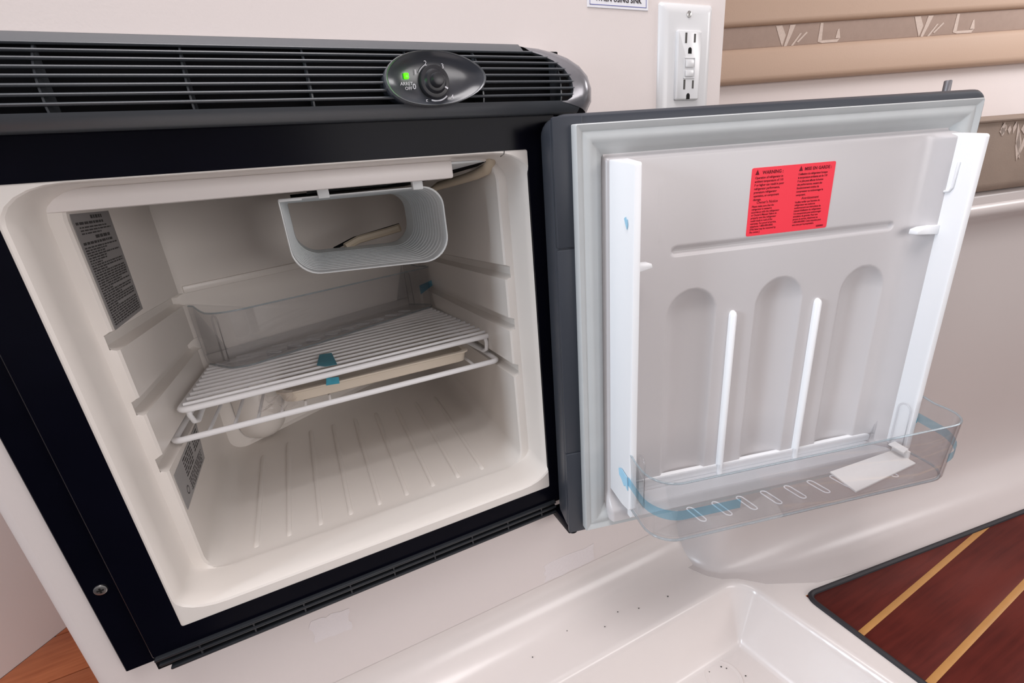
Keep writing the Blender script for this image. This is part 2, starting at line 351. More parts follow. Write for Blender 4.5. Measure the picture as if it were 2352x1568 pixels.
tag(mk('berth_bench', *berth(), MT['gelberth_shade'], ang=50), 'white moulded berth front with a rounded lip, behind the open fridge door', 'berth')
# cushion on the berth
def cush():
    c0 = Vector((0.62, -0.0465+by*0.13/bx-0.004)); L = 0.95; rings = []
    sec = rrect(0.0, 0.40, -0.078, 0.019, (0.012, 0.02, 0.02, 0.016), 5)
    for s in (0, 0.004, 0.012, 0.25, 0.5, 0.75, L-0.012, L):
        k = 0.97 if s in (0, L) else 1.0
        rings.append([(c0.x+bx*s-by*d*k*1.0, c0.y+by*s+bx*d*k, lerp(-0.03, z, k)) for d, z in sec])
    return loft(rings, cap0=True, cap1=True), c0
(cv, cf), c0 = cush()
cu = thing('berth_cushion', (c0.x, c0.y, -0.078), 'brown patterned berth cushion at the right edge behind the door', 'cushion')
mk('cushion_body', cv, cf, MT['cushion'], cu, ang=50)
mk('piping', *tube([(c0.x+bx*s+by*0.0015, c0.y+by*s-bx*0.0015, 0.0125) for s in (0.005, 0.3, 0.6, 0.9)], 0.0025, 8), MT['cushion'], cu)
def motif(seedv, s0, z0, w, h):
    rnd = random.Random(seedv); parts = []
    for k in range(7):
        a = rnd.uniform(-0.5, 0.5); L = h*rnd.uniform(0.5, 1); s = s0+rnd.uniform(0, w); z = z0+rnd.uniform(0, h*0.3); wd_ = 0.003+rnd.random()*0.003
        pts = [(s, z), (s+wd_+a*L*0.5, z+L*0.5), (s+a*L, z+L), (s-wd_+a*L*0.5, z+L*0.5)]
        parts.append(prism(pts, lambda p, q, d: (c0.x+bx*p+by*d, c0.y+by*p-bx*d, q), 0.0001, 0.0006))
    return join(*parts)
mk('fabric_motif', *motif(3, 0.27, -0.05, 0.05, 0.05), MT['fabricpat'], cu); mk('fabric_motif', *motif(9, 0.24, -0.01, 0.07, 0.018), MT['fabricpat'], cu)
# hull side: white liner with upholstered panels
hx_, hy_ = math.cos(math.radians(18.4)), -math.sin(math.radians(18.4)); hn = Vector((hy_, -hx_))     # towards the viewer
def HP(s, d, z): return (0.6+hx_*s+hn.x*d, 0.5+hy_*s+hn.y*d, z)
def hbox(s0, s1, d0, d1, z0, z1, bev):
    V, F = box(s0, s1, d0, d1, z0, z1, bev, 3); return [HP(*v) for v in V], F
tag(mk('wall_right', *hbox(-0.25, 1.9, -0.03, 0.0, -0.61, 1.24, 0.002), MT['wall']), 'white hull side wall behind the berth', kind='structure')
hp = thing('hull_upholstery', HP(0.8, 0, 0.14), 'tan vinyl padded hull panels with a patterned fabric band', 'wall padding')
mk('padded_panel', *hbox(-0.2, 1.85, 0, 0.030, 0.245, 0.62, 0.010), MT['tan'], hp, ang=60)
mk('padded_panel', *hbox(-0.2, 1.85, 0, 0.030, 0.140, 0.2055, 0.012), MT['tan'], hp, ang=60)
mk('fabric_band', *hbox(-0.2, 1.85, 0, 0.020, 0.204, 0.246, 0.003), MT['fabric'], hp, ang=60)
def band_motif(s0, kind, sk):
    d = 0.0205; parts = []
    def poly(pts): parts.append(prism([(s0+a, 0.205+b) for a, b in pts], lambda p, q, h: HP(p, h, q), d-0.0003, d+0.0003))
    if kind == 0:
        poly([(0.02, 0.0), (0.012, 0.016), (0.002, 0.038), (0.016, 0.038), (0.026, 0.02)]); poly([(0.024, 0.0), (0.030, 0.020), (0.034, 0.038), (0.046, 0.038), (0.038, 0.018), (0.030, 0.0)])
        poly([(0.040, 0.0), (0.058, 0.022), (0.062, 0.022), (0.045, 0.0)]); poly([(0.052, 0.006), (0.072, 0.024), (0.075, 0.022), (0.056, 0.005)])
    else:
        poly([(0.0, 0.004), (0.002, 0.038), (0.008, 0.038), (0.009, 0.006)]); poly([(0.0, 0.004), (0.01, 0.001), (0.045, 0.001), (0.050, 0.008), (0.044, 0.006), (0.012, 0.006)]); poly([(0.040, 0.008), (0.043, 0.024), (0.046, 0.026), (0.051, 0.008)])
    return join(*parts)
for s0, k in ((0.42, 0), (0.52, 1), (0.735, 0), (0.835, 1), (1.05, 0), (1.15, 1)):
    mk('fabric_motif', *band_motif(s0, k, 0), MT['fabricpat'], hp)

# ------------------------------------------------------------------ wall outlet
ot = thing('wall_outlet', (0.433, WY, 0.04), 'white rectangular power outlet with test buttons on the bulkhead', 'outlet')
def plate_ring(): 
    x0, x1, z0, z1 = 0.3955, 0.4705, 0.038, 0.1565
    return loft([[(x, y, z) for x, z in rrect(x0+i, x1-i, z0+i, z1-i, 0.003)] for i, y in ((0, WY), (0, WY-0.0015), (0.003, WY-0.0042), (0.007, WY-0.0060), (0.010, WY-0.0064))], cap1=True)
mk('cover_plate', *plate_ring(), MT['outlet'], ot, ang=60)
mk('receptacle_face', *loft([[(x, y, z) for x, z in rrect(0.4150+i, 0.4495-i, 0.0620+i, 0.1300-i, 0.002)] for i, y in ((0, WY-0.006), (0, WY-0.0088), (0.0012, WY-0.010))], cap1=True), MT['outlet'], ot, ang=40)
fy = WY-0.0101
for zc in (0.1225, 0.0775):
    for dx, w, h in ((-0.0062, 0.0027, 0.0098), (0.0064, 0.0025, 0.0082)):
        mk('socket_slot', *box(0.4325+dx-w/2, 0.4325+dx+w/2, fy-0.0001, fy+0.001, zc-h/2, zc+h/2), MT['slot'], ot)
for zc in (0.1105, 0.0655):
    mk('ground_hole', *prism([(0.4300, zc-0.0028), (0.4350, zc-0.0028)]+arc(0.4325, zc+0.0008, 0.0025, 0, 180, 6), lambda a, b, h: (a, h, b), fy-0.0001, fy+0.001), MT['hole'], ot)
mk('button_frame', *join(*[box(*b, 0.0003, 1) for b in ((0.4245, 0.4405, fy-0.0006, fy+0.001, 0.1030, 0.1038), (0.4245, 0.4405, fy-0.0006, fy+0.001, 0.0832, 0.0840), (0.4245, 0.4253, fy-0.0006, fy+0.001, 0.0832, 0.1038), (0.4397, 0.4405, fy-0.0006, fy+0.001, 0.0832, 0.1038))]), MT['outlet'], ot)
mk('reset_button', *box(0.4268, 0.4382, fy-0.0012, fy+0.001, 0.0943, 0.1015, 0.0005), MT['outlet'], ot)
mk('test_button', *box(0.4268, 0.4382, fy-0.0012, fy+0.001, 0.0853, 0.0915, 0.0005), MT['outlet'], ot)
for zc in (0.1455, 0.049):
    s_ = mk('screw', *cyl((0.4325, WY-0.0062, zc), (0, -1, 0), 0.0032, 0.0010, 18, bev=0.0005), MT['metal'], ot)
    mk('screw_slot', *prism([(-0.0026, -0.0004), (0.0026, -0.0004), (0.0026, 0.0004), (-0.0026, 0.0004)], lambda a, b, h: (0.4325+a*0.6-b*0.8, h, zc+a*0.8+b*0.6), WY-0.00735, WY-0.0070), MT['slot'], s_)

# ------------------------------------------------------------------ notice label
sg = thing('notice_label', (0.343, WY, 0.148), 'white notice label reading WHEN USING SINK on the bulkhead, cut by the top edge', 'label')
mk('label_plate', *box(0.306, 0.3815, WY-0.0008, WY, 0.1480, 0.200, 0.0002, 1), MT['paper'], sg)
ly = WY-0.0009
mk('border_line', *join(*[box(*b) for b in ((0.3085, 0.379, ly-0.0001, ly, 0.1502, 0.1508), (0.3085, 0.379, ly-0.0001, ly, 0.1972, 0.1978), (0.3085, 0.3091, ly-0.0001, ly, 0.1502, 0.1978), (0.3784, 0.379, ly-0.0001, ly, 0.1502, 0.1978))]), MT['blueink'], sg)
mk('lettering', *text_mesh('WHEN USING SINK', 0.0066, (0.34375, ly, 0.1538), (1, 0, 0), (0, 0, 1), 0.0002, 'CENTER', bold=0.00012), MT['ink'], sg)

# ------------------------------------------------------------------ refrigerator
fr = thing('refrigerator', (0.0185, 0.1, -0.416), 'small black-framed built-in fridge with cream interior and its door swung open', 'refrigerator')
# black frame: flange against the wall and raised surround
OX0, OX1, OZ0, OZ1 = -0.1813, 0.2184, -0.376, 0.0213
def ringrect(x0, x1, z0, z1, y, r=0.0008): return [(x, y, z) for x, z in rrect(x0, x1, z0, z1, r, 3)]
mk('flange', *loft([ringrect(-0.2405, 0.268, -0.416, 0.095, WY), ringrect(-0.2405, 0.268, -0.416, 0.095, 0.0155), ringrect(-0.2395, 0.267, -0.415, 0.094, 0.0145), ringrect(-0.209, 0.245, -0.400, 0.05, 0.0145)]), MT['black'], fr, ang=30)
mk('frame', *loft([ringrect(-0.2112, 0.250, -0.4000, 0.056, 0.0145, 0.002), ringrect(-0.2112, 0.250, -0.4000, 0.056, 0.001, 0.002), ringrect(-0.2102, 0.249, -0.3990, 0.055, 0.0, 0.002), ringrect(OX0+0.0003, OX1-0.0003, OZ0+0.0003, OZ1-0.0003, 0.0, 0.002), ringrect(OX0, OX1, OZ0, OZ1, 0.004, 0.002)]), MT['black'], fr, ang=30)
for sx, sz in ((-0.2285, -0.3165), (-0.2285, 0.0)):
    s_ = mk('screw', *cyl((sx, 0.0146, sz), (0, -1, 0), 0.0052, 0.0016, 20, bev=0.001), MT['metal'], fr)
    mk('cross_recess', *join(box(sx-0.0026, sx+0.0026, 0.0127, 0.0132, sz-0.0006, sz+0.0006), box(sx-0.0006, sx+0.0006, 0.0126, 0.0131, sz-0.0026, sz+0.0026)), MT['hole'], s_)
# bottom vent grille
bg_ = mk('bottom_grille', *box(-0.2105, 0.222, -0.0005, 0.012, -0.4135, -0.4000, 0.0005), MT['cavity'], fr)
for zc, x0 in ((-0.3995, -0.209), (-0.4065, -0.207), (-0.4145, -0.200)):
    mk('slat', *prism(rrect(x0, 0.224, zc-0.0014, zc+0.0014, 0.0013, 3), lambda a, b, h: (a, h, b), -0.0045, 0.004, 0.0005), MT['slatlow'], bg_)
for k in range(9):
    mk('grille_post', *box(-0.174+k*0.047, -0.1725+k*0.047, -0.0035, 0.004, -0.414, -0.399), MT['slatlow'], bg_)
# hinge block at the lower right
mk('hinge', *join(box(0.226, 0.262, -0.030, 0.012, -0.432, -0.418, 0.002), cyl((0.236, -0.022, -0.436), (0, 0, 1), 0.006, 0.02)), MT['black'], fr)

# ---- top grille with control panel
def gy(z): 
    return -0.0165+0.030*(max(0, z-0.072)/0.041)**2+0.010*(max(0, 0.064-z)/0.0135)**2
tg = mk('top_grille', *box(-0.285, 0.262, 0.008, 0.0205, 0.052, 0.106, 0.001), MT['cavity'], fr)
zsl = [0.0600+0.00545*i for i in range(1, 9)]
def xend(z):
    P = [(0.2629, 0.0600), (0.2629, 0.0690), (0.2614, 0.0780), (0.2557, 0.0873), (0.2475, 0.0950), (0.2380, 0.1005), (0.2290, 0.1045)]
    for (x0, z0), (x1, z1) in zip(P, P[1:]):
        if z <= z1: return lerp(x0, x1, max(0, (z-z0)/(z1-z0)))
    return 0.229
def band(z0, z1, x0, x1f, n=5, th=0.004):
    zz = [lerp(z0, z1, i/n) for i in range(n+1)]
    rings = []
    for s in (0, 1):
        rings.append([(x0 if s == 0 else x1f(z), gy(z), z) for z in zz]+[(x0 if s == 0 else x1f(z), gy(z)+th, z) for z in reversed(zz)])
    return loft(rings, cap0=True, cap1=True)
mk('lower_band', *band(0.0505, 0.0605, -0.285, lambda z: 0.272, 8, 0.012), MT['slat'], tg, ang=50)
mk('upper_band', *band(0.1040, 0.1120, -0.285, lambda z: 0.222, 6, 0.012), MT['slat'], tg, ang=50)
for z in zsl:
    sec = [(0.0016*math.cos(a*math.pi/5), 0.00115*math.sin(a*math.pi/5)) for a in range(10)]
    rings = [[(x, gy(z)+0.002+p*1.4, z+q) for p, q in sec] for x in (-0.285, xend(z)+0.004)]
    mk('slat', *loft(rings, cap0=True, cap1=True), MT['slat'], tg, ang=60)
for x in (-0.2090, -0.1289, -0.0487, 0.0312, 0.1110, 0.1720, 0.2510):
    V = []; n = 8; zz = [lerp(0.058, 0.1045, i/n) for i in range(n+1)]
    mk('grille_post', *loft([[(x, gy(z)+0.004, z), (x+0.0013, gy(z)+0.004, z), (x+0.0013, 0.012, z), (x, 0.012, z)] for z in zz], cap0=True, cap1=True), MT['slat'], tg)
# curved right end cap
inner = [(0.2290, 0.1040), (0.2380, 0.1005), (0.2475, 0.0950), (0.2557, 0.0873), (0.2614, 0.0780), (0.2629, 0.0690), (0.2610, 0.0630), (0.2560, 0.0603), (0.250, 0.0598)]
outer = [(0.2190, 0.1122), (0.2400, 0.1105), (0.2550, 0.1072), (0.2690, 0.1015), (0.2790, 0.0935), (0.2858, 0.0840), (0.2893, 0.0720), (0.2895, 0.0600), (0.2890, 0.0503)]
rings = []
for (xi, zi), (xo, zo) in zip(inner, outer):
    r = [(xi, gy(zi)+0.006, zi)]
    for k in range(7):
        t = k/6; x, z = lerp(xi, xo, t), lerp(zi, zo, t); r.append((x, gy(z)-0.0015*math.sin(t*math.pi)+0.010*max(0, t-0.5)**2*4, z))
    r.append((xo, WY, zo)); rings.append(r)
mk('end_cap', *loft(rings, closed=False), MT['cap'], tg, ang=60)
# egg-shaped control panel
ecx, ecz = 0.1245, 0.0772
def egg(s, y, n=40):
    P = []
    for k in range(n):
        a = 2*math.pi*k/n; c, q = math.cos(a), math.sin(a)
        rx = 0.0465 if c > 0 else 0.0385; rz = 0.0198*(1-0.10*c*abs(c))
        P.append((ecx+rx*c*s, y, ecz+rz*q*s+0.0006*c))
    return P
ey = -0.0265
cpn = mk('control_panel', *loft([egg(0.97, 0.004), egg(1.0, -0.012), egg(1.0, ey+0.002), egg(0.975, ey), egg(0.93, ey+0.0005), egg(0.86, ey+0.003), egg(0.6, ey+0.0052), egg(0.3, ey+0.0060), egg(0.05, ey+0.0060)], cap1=True), MT['oval'], fr, ang=50)
mk('panel_rim', *loft([egg(1.004, ey+0.004), egg(1.006, ey+0.0012), egg(0.985, ey-0.0006), egg(0.955, ey+0.0001), egg(0.945, ey+0.001)]), MT['ovalrim'], cpn, ang=60)
py = ey+0.0052
kx, kz = 0.1262, 0.0752
mk('dial_skirt', *cyl((kx, py, kz), (0, -1, 0), 0.0126, 0.0045, 32, 0.0120, 0.0006), MT['knob'], cpn)
mk('dial_knob', *join(cyl((kx, py-0.0045, kz), (0, -1, 0), 0.0092, 0.003, 28, 0.0080, 0.0008), cyl((kx, py-0.0072, kz), (0, -1, 0), 0.0055, 0.0075, 24, 0.0048, 0.0008)), MT['knob'], cpn)
mk('dial_pointer', *prism([(0.0072, -0.0006), (0.0112, -0.0006), (0.0112, 0.0006), (0.0072, 0.0006)], lambda a, b, h: (kx+a*0.86+b*0.5, h, kz-a*0.5+b*0.86), py-0.0057, py-0.0040), MT['inkw'], cpn)
mk('indicator_light', *box(0.1020, 0.1056, py-0.0026, py+0.001, 0.0776, 0.0816, 0.0006), MT['led'], cpn)
def ctext(s, size, x, z): 
    return text_mesh(s, size, (x, py-0.0018, z), (1, 0, 0), (0, 0, 1), 0.0002, 'CENTER')
tx = [ctext('ARRET', 0.0034, 0.1030, 0.0728), ctext('OFF', 0.0034, 0.1042, 0.0695), ctext('0', 0.0058, 0.1090, 0.0700), ctext('1', 0.0050, 0.1115, 0.0805), ctext('2', 0.0050, 0.1205, 0.0868), ctext('3', 0.0050, 0.1345, 0.0848), ctext('4', 0.0048, 0.1400, 0.0625), ctext('5', 0.0048, 0.1180, 0.0592)]
def arcband(a0, a1, r0, r1, n=14):
    P = [(kx+r1*math.cos(math.radians(lerp(a0, a1, i/n))), kz+r1*math.sin(math.radians(lerp(a0, a1, i/n)))) for i in range(n+1)]
    P += [(kx+r0*math.cos(math.radians(lerp(a1, a0, i/n))), kz+r0*math.sin(math.radians(lerp(a1, a0, i/n)))) for i in range(n+1)]
    return prism(P, lambda a, b, h: (a, h, b), py-0.0019, py-0.0012)
tx += [arcband(-108, -48, 0.0134, 0.0144), arcband(118, 150, 0.0134, 0.0138)]
mk('dial_markings', *join(*tx), MT['inkw'], cpn)

# ---- cream interior
LX0, LX1 = -0.1612, 0.2040; CZ0, CZ1 = -0.3655, 0.0165
G = [(-0.2355, -0.2215), (-0.1745, -0.1615), (-0.1115, -0.0985)]        # shelf grooves (bottom, top) at the front
def yback(x): return 0.300+(x-LX0)*0.545
def outline(y):
    dzg = -0.06*max(0, y-0.05); fz = CZ0+0.03*max(0, y-0.06); gd = 0.0095; P = []
    def add(side):
        seq = []
        for lo, hi in G:
            lo, hi = lo+dzg, hi+dzg
            seq += [(0, lo-0.0025), (gd*0.6, lo-0.0008), (gd, lo+0.002), (gd, hi-0.003), (gd*0.6, hi-0.0006), (0, hi+0.0015)]
        return seq
    r = 0.022
    P += [('f', x, z) for x, z in arc(LX0+r, fz+r, r, 270, 180, 6)]
    P += [('l', LX0-d, z) for d, z in add(0)]
    P += [('t', x, z) for x, z in arc(LX0+r, CZ1-r, r, 180, 90, 6)]
    P += [('t', x, z) for x, z in arc(LX1-r, CZ1-r, r, 90, 0, 6)]
    P += [('r', LX1+d, z) for d, z in reversed(add(1))]
    P += [('f', x, z) for x, z in arc(LX1-r, fz+r, r, 0, -90, 6)]
    return [(x, z) for _, x, z in P]
def grow(pts, d, dtop, dbot):
    out = []
    for x, z in pts:
        cx = 0.0214
        xx = max(LX0-d, min(LX1+d, x)) ; ex = LX0+0.022; 
        # push outwards: horizontally by d at the walls, vertically by dtop/dbot at ceiling/floor
        kx_ = 1 if x > LX1-0.022 else (-1 if x < LX0+0.022 else 0)
        fx = min(1, max(0, (x-(LX1-0.022))/0.022)) if kx_ > 0 else (min(1, max(0, ((LX0+0.022)-x)/0.022)) if kx_ < 0 else 0)
        xi = min(max(x, LX0), LX1)
        fz_ = min(1, max(0, (z-(CZ1-0.022))/0.022)); fb = min(1, max(0, ((CZ0+0.022)-z)/0.022))
        out.append((xi+kx_*fx*d, z+fz_*dtop-fb*dbot))
    return out
o0 = outline(0.05)
rings = []
fl_in = grow(o0, 0.0165 if True else 0, 0.0068, -0.0045)
def mouth(d, dt, db, y): return [(x, y, z) for x, z in grow(o0, d, dt, db)]
# flange outer (square corners) mapped from the same points
def sq(pts):
    out = []
    for x, z in pts:
        kx_, kz_ = x-0.0214, z+0.1768
        xx = OX0 if x < LX0+0.0225 else (OX1 if x > LX1-0.0225 else x)
        zz = OZ1 if z > CZ1-0.0225 else (OZ0 if z < CZ0+0.0225 else z)
        out.append((xx, zz))
    return out
rings.append([(x, 0.0005, z) for x, z in sq(o0)])
rings.append(mouth(0.0185, 0.0036, 0.0, 0.0004)); rings.append(mouth(0.0165, 0.0028, -0.0020, 0.0016)); rings.append(mouth(0.0140, 0.0022, -0.0038, 0.0065)); rings.append(mouth(0.0128, 0.0020, -0.0040, 0.016))
rings.append(mouth(0.0118, 0.0015, -0.0030, 0.0440)); rings.append(mouth(0.0105, 0.0010, -0.0030, 0.0468)); rings.append(mouth(0.0060, 0.0005, -0.0028, 0.0476))
def soft(y, k):
    a = grow(o0, 0.0060*k, 0.0010*k, -0.0028*k); return [(lerp(p[0], q[0], k), y, lerp(p[1], q[1], k)) for p, q in zip(o0, a)]
rings.append([(x, 0.0484, z) for x, z in [(lerp(p[0], q[0], 0.35), p[1]) for p, q in zip(o0, grow(o0, 0.0050, 0, 0))]])
rings.append([(x, 0.0508, z) for x, z in o0])
for k in range(1, 9):
    t = k/8
    ring = []
    for j in range(len(o0)):
        x0_, z0_ = o0[j]; ye = yback(min(max(x0_, LX0), LX1)); y = lerp(0.0508, ye-0.006, t); x_, z_ = outline(y)[j]; ring.append((x_, y, z_))
    rings.append(ring)
last = rings[-1]
rings.append([(0.0214+(x-0.0214)*0.975, yback(min(max(x, LX0), LX1)), -0.18+(z+0.18)*0.975) for x, y, z in last])
mk('interior_liner', *loft(rings, cap1=True), MT['cream'], fr, ang=27)
for i in range(9):
    x = -0.1185+i*0.0340; y0 = 0.0640; y1 = min(0.30, yback(x)-0.06)
    pts = [(y0+0.0005, 0.0), (y0+0.002, 0.0012), (y0+0.01, 0.0017), (y1-0.01, 0.0017), (y1, 0.0)]
    rg = []
    for y, h in pts:
        zf = CZ0+0.03*max(0, y-0.06); w = 0.0032 if h > 0.001 else 0.0018
        rg.append([(x-w, y, zf-0.0003), (x-w*0.75, y, zf+h*0.8), (x-w*0.3, y, zf+h), (x+w*0.3, y, zf+h), (x+w*0.75, y, zf+h*0.8), (x+w, y, zf-0.0003)])
    mk('floor_rib', *loft(rg, closed=False), MT['cream'], fr, ang=60)
# gutter ledge across the back wall, moulded hump in the back corner
L = 0.405; bxv = Vector((1, 0.545)).normalized(); bnv = Vector((bxv.y, -bxv.x))
def BW(s, d, z): return (LX0+bxv.x*s+bnv.x*d, 0.300+bxv.y*s+bnv.y*d, z)
def bwbox(s0, s1, d0, d1, z0, z1, bev):
    V, F = box(s0, s1, d0, d1, z0, z1, bev, 2); return [BW(*v) for v in V], F
mk('back_ledge', *bwbox(0.004, 0.40, -0.004, 0.0045, -0.1135, -0.1035, 0.0015), MT['cream'], fr)
rg = []
for a in range(7):
    th = a/6*math.pi/2; r = 0.034*math.sin(th) if a < 6 else 0.034; z = -0.356+0.030*(1-math.cos(th))
    rg.append([BW(0.050+r*math.cos(math.pi*k/12)*1.0, 0.004+r*0.95*math.sin(math.pi*k/12), z) for k in range(13)])
rg.append([(x, y, -0.24) for x, y, z in rg[-1]]); rg.append([BW(0.050+0.02*math.cos(math.pi*k/12), 0.0+0.01*math.sin(math.pi*k/12), -0.222) for k in range(13)])
mk('moulded_hump', *loft(rg, closed=False), MT['cream'], fr, ang=70)
# ceiling fixture, dark strip painting the shade of a gap, tube
mk('ceiling_fixture', *box(-0.172, 0.1555, 0.0455, 0.24, 0.0008, 0.0180, 0.0022), MT['ltwhite'], fr)
mk('ceiling_plate', *prism([(0.150, 0.050), (0.1930, 0.050), (0.160, 0.150), (0.120, 0.235), (0.02, 0.26), (0.02, 0.20)], lambda a, b, h: (a, b, 0.0155-0.085*max(0, b-0.05)+h), -0.0012, 0.0008), MT['evap'], fr)
mk('ceiling_gap_shade', *prism([(0.1925, 0.048), (0.2030, 0.048), (0.184, 0.150), (0.172, 0.20), (0.150, 0.26), (0.0, 0.30), (0.0, 0.255), (0.119, 0.233), (0.159, 0.149)], lambda a, b, h: (a, b, 0.0150-0.085*max(0, b-0.05)+h), -0.0012, 0.0008), MT['cavity'], fr)
mk('sensor_tube', *tube([(0.1975, 0.0400, 0.0190), (0.1990, 0.050, 0.0135), (0.1985, 0.060, 0.0072), (0.195, 0.085, 0.0025), (0.189, 0.115, -0.0010), (0.182, 0.145, -0.004), (0.1755, 0.172, -0.0065), (0.1700, 0.180, -0.010), (0.1695, 0.183, -0.024)], [0.0048, 0.0058, 0.0060, 0.0054, 0.005, 0.005, 0.005, 0.0045, 0.004], 10), MT['tube'], fr, ang=70)
mk('lip_wire', *tube([(0.1935, -0.0006, 0.0213), (0.1935, 0.001, 0.0185), (0.1938, 0.010, 0.0165)], 0.0006, 6), MT['metal'], fr)
# evaporator box
def evr(k, d):
    y0 = lambda x: lerp(0.105, 0.072, (x+0.012)/0.160)
    pts = rrect(-0.0125+d, 0.1490-d, -0.0832+d, -0.0045-d, (0.026, 0.028, 0.021, 0.002), 8)
    out = []
    for x, z in pts:
        tx_ = (x+0.0125)/0.1615
        out.append((x, y0(x)+k, z+(-0.002*tx_ if z < -0.04 else 0.0)))
    return out
rg = [evr(0.0, 0.0013), evr(-0.0006, 0.0004), evr(0, 0), evr(0.004, 0.0004), evr(0.17, 0.001)]
rg2 = [evr(0.17, 0.0070)]
for k in range(12, 0, -1):                       # stepped inner wall, narrowing towards the back
    q = 0.006+k*0.0100; rg2 += [evr(q+0.0010, 0.0016+0.00045*k), evr(q, 0.0016+0.00045*(k-1)-0.0001)]
rg2 += [evr(0.003, 0.0015), evr(0.0, 0.0013)]
ev = mk('evaporator_box', *loft(rg+rg2), MT['evap'], fr, ang=24)
for x, y in ((0.031, 0.094), (0.124, 0.076)):
    mk('hanger_tab', *box(x-0.0055, x+0.0055, y-0.003, y+0.006, -0.0075, 0.0035, 0.001), MT['evap'], ev)
mk('corner_clip', *box(-0.0118, 0.010, 0.102, 0.110, -0.0075, -0.0052, 0.0005), MT['evap'], ev)
mk('drip_pipe', *tube([(0.055, 0.262, -0.077), (0.075, 0.268, -0.070), (0.118, 0.270, -0.064), (0.135, 0.262, -0.060)], 0.0055, 8), MT['tube'], ev)
mk('drip_pipe_gap', *tube([(0.04, 0.268, -0.078), (0.07, 0.276, -0.068), (0.118, 0.279, -0.0605), (0.136, 0.27, -0.0565)], 0.0022, 8), MT['cavity'], ev)
# printed labels on the left wall
def lwlabel(name, quad, m, lines, seedv, base):
    """quad: (y,z) corners tl,tr,br,bl on the left inner wall; lines: list of (v, u0, u1, h)"""
    lx = LX0+0.0006
    o = mk(name, *prism(quad, lambda a, b, h: (h, a, b), lx-0.0003, lx), m, fr)
    rnd = random.Random(seedv); parts = []
    def P(u, v):
        (ya, za), (yb, zb), (yc, zc), (yd, zd) = quad
        t0, t1 = (lerp(ya, yb, u), lerp(za, zb, u)), (lerp(yd, yc, u), lerp(zd, zc, u)); return (lerp(t0[0], t1[0], v), lerp(t0[1], t1[1], v))
    for v, u0, u1, hh in lines:
        u = u0
        while u < u1-0.01:
            w = rnd.uniform(0.03, 0.11); e = min(u+w, u1)
            parts.append(prism([P(u, v), P(e, v), P(e, v+hh), P(u, v+hh)], lambda a, b, h: (h, a, b), lx, lx+0.0001)); u = e+0.018
    mk('print', *join(*parts), MT['labink'], o); return o, P, lx
ln = [(0.035, 0.45, 0.75, 0.03), (0.085, 0.05, 0.75, 0.022), (0.125, 0.1, 0.8, 0.012), (0.15, 0.1, 0.9, 0.012), (0.175, 0.1, 0.6, 0.012), (0.205, 0.4, 0.8, 0.028), (0.25, 0.05, 0.85, 0.022)]
v = 0.29
while v < 0.96: ln.append((v, 0.04, 0.93 if random.random() > 0.2 else random.uniform(0.3, 0.75), 0.0125)); v += 0.0215
lwlabel('wall_label', [(0.0560, 0.0005), (0.146, 0.0005), (0.1405, -0.0975), (0.0560, -0.0975)], MT['greylab'], ln, 4, 0)
ln = [(0.06+0.085*k, 0.28, 0.62, 0.04) for k in range(6)]+[(0.06+0.085*k, 0.70, 0.95, 0.04) for k in range(5)]+[(0.62+0.07*k, 0.30, 0.9, 0.03) for k in range(5)]
dl, DP, dlx = lwlabel('data_label', [(0.0560, -0.2475), (0.176, -0.2480), (0.160, -0.2885), (0.0560, -0.2885)], MT['greylab2'], ln, 6, 0)
mk('round_mark', *loft([[(dlx+0.0001, 0.076+r*math.cos(k*math.pi/10), -0.2775+r*math.sin(k*math.pi/10)) for k in range(20)] for r in (0.0045, 0.0034)]), MT['labink'], dl)

# ------------------------------------------------------------------ the open door (part of the fridge)
TH = math.radians(13.0); ROLL = math.radians(0.35)
dU = Vector((math.cos(TH), -math.sin(TH), 0)); dN = Vector((-math.sin(TH), -math.cos(TH), 0)); dW = Vector((0, 0, 1))
dU2 = dU*math.cos(ROLL)-dW*math.sin(ROLL); dW2 = dW*math.cos(ROLL)+dU*math.sin(ROLL)
DM = Matrix((dU2, dN, dW2)).transposed().to_4x4(); DM.translation = Vector((0.222, -0.040, H))      # door-local (u, v, w) -> world; u along, v towards viewer, w up
DW, DB, DT = 0.487, -0.4214, 0.0465
def ering(i, v, r): return [(u, v, w) for u, w in rrect(i, DW-i, DB+i, DT-i, max(r-i, 0.001), 6)]
# note (u,v,w) is left-handed as a triple (u x v points down), so the matrix below carries a flip that recalc_face_normals handles per mesh
door_mesh = loft([ering(0.012, -0.044, 0.016), ering(0.006, -0.0425, 0.016), ering(0.0015, -0.038, 0.016), ering(0, -0.032, 0.016), ering(0, -0.008, 0.016), ering(0.0008, -0.0035, 0.016), ering(0.003, -0.0008, 0.016), ering(0.006, 0.0, 0.016), ering(0.030, 0.0, 0.031), ering(0.034, -0.020, 0.036)], cap0=True, cap1=True)
# door-local frame with y axis = -v keeps the matrix a proper rotation
DMp = Matrix((dU2, -dN, dW2)).transposed().to_4x4(); DMp.translation = DM.translation
def dl_(V): return [(u, -v, w) for u, v, w in V]
def dmk(name, VF, m, parent, ang=35): return mk(name, dl_(VF[0]), VF[1], m, parent, ang, local=True)
door = dmk('door', door_mesh, MT['shell'], None); door.parent = fr; door.matrix_parent_inverse = Matrix.Identity(4)
frw = Matrix.Translation(ORG[fr.name]); door.matrix_basis = frw.inverted() @ DMp; ORG[door.name] = Vector((0, 0, 0))
tag(door, 'slate grey fridge door swung wide open')
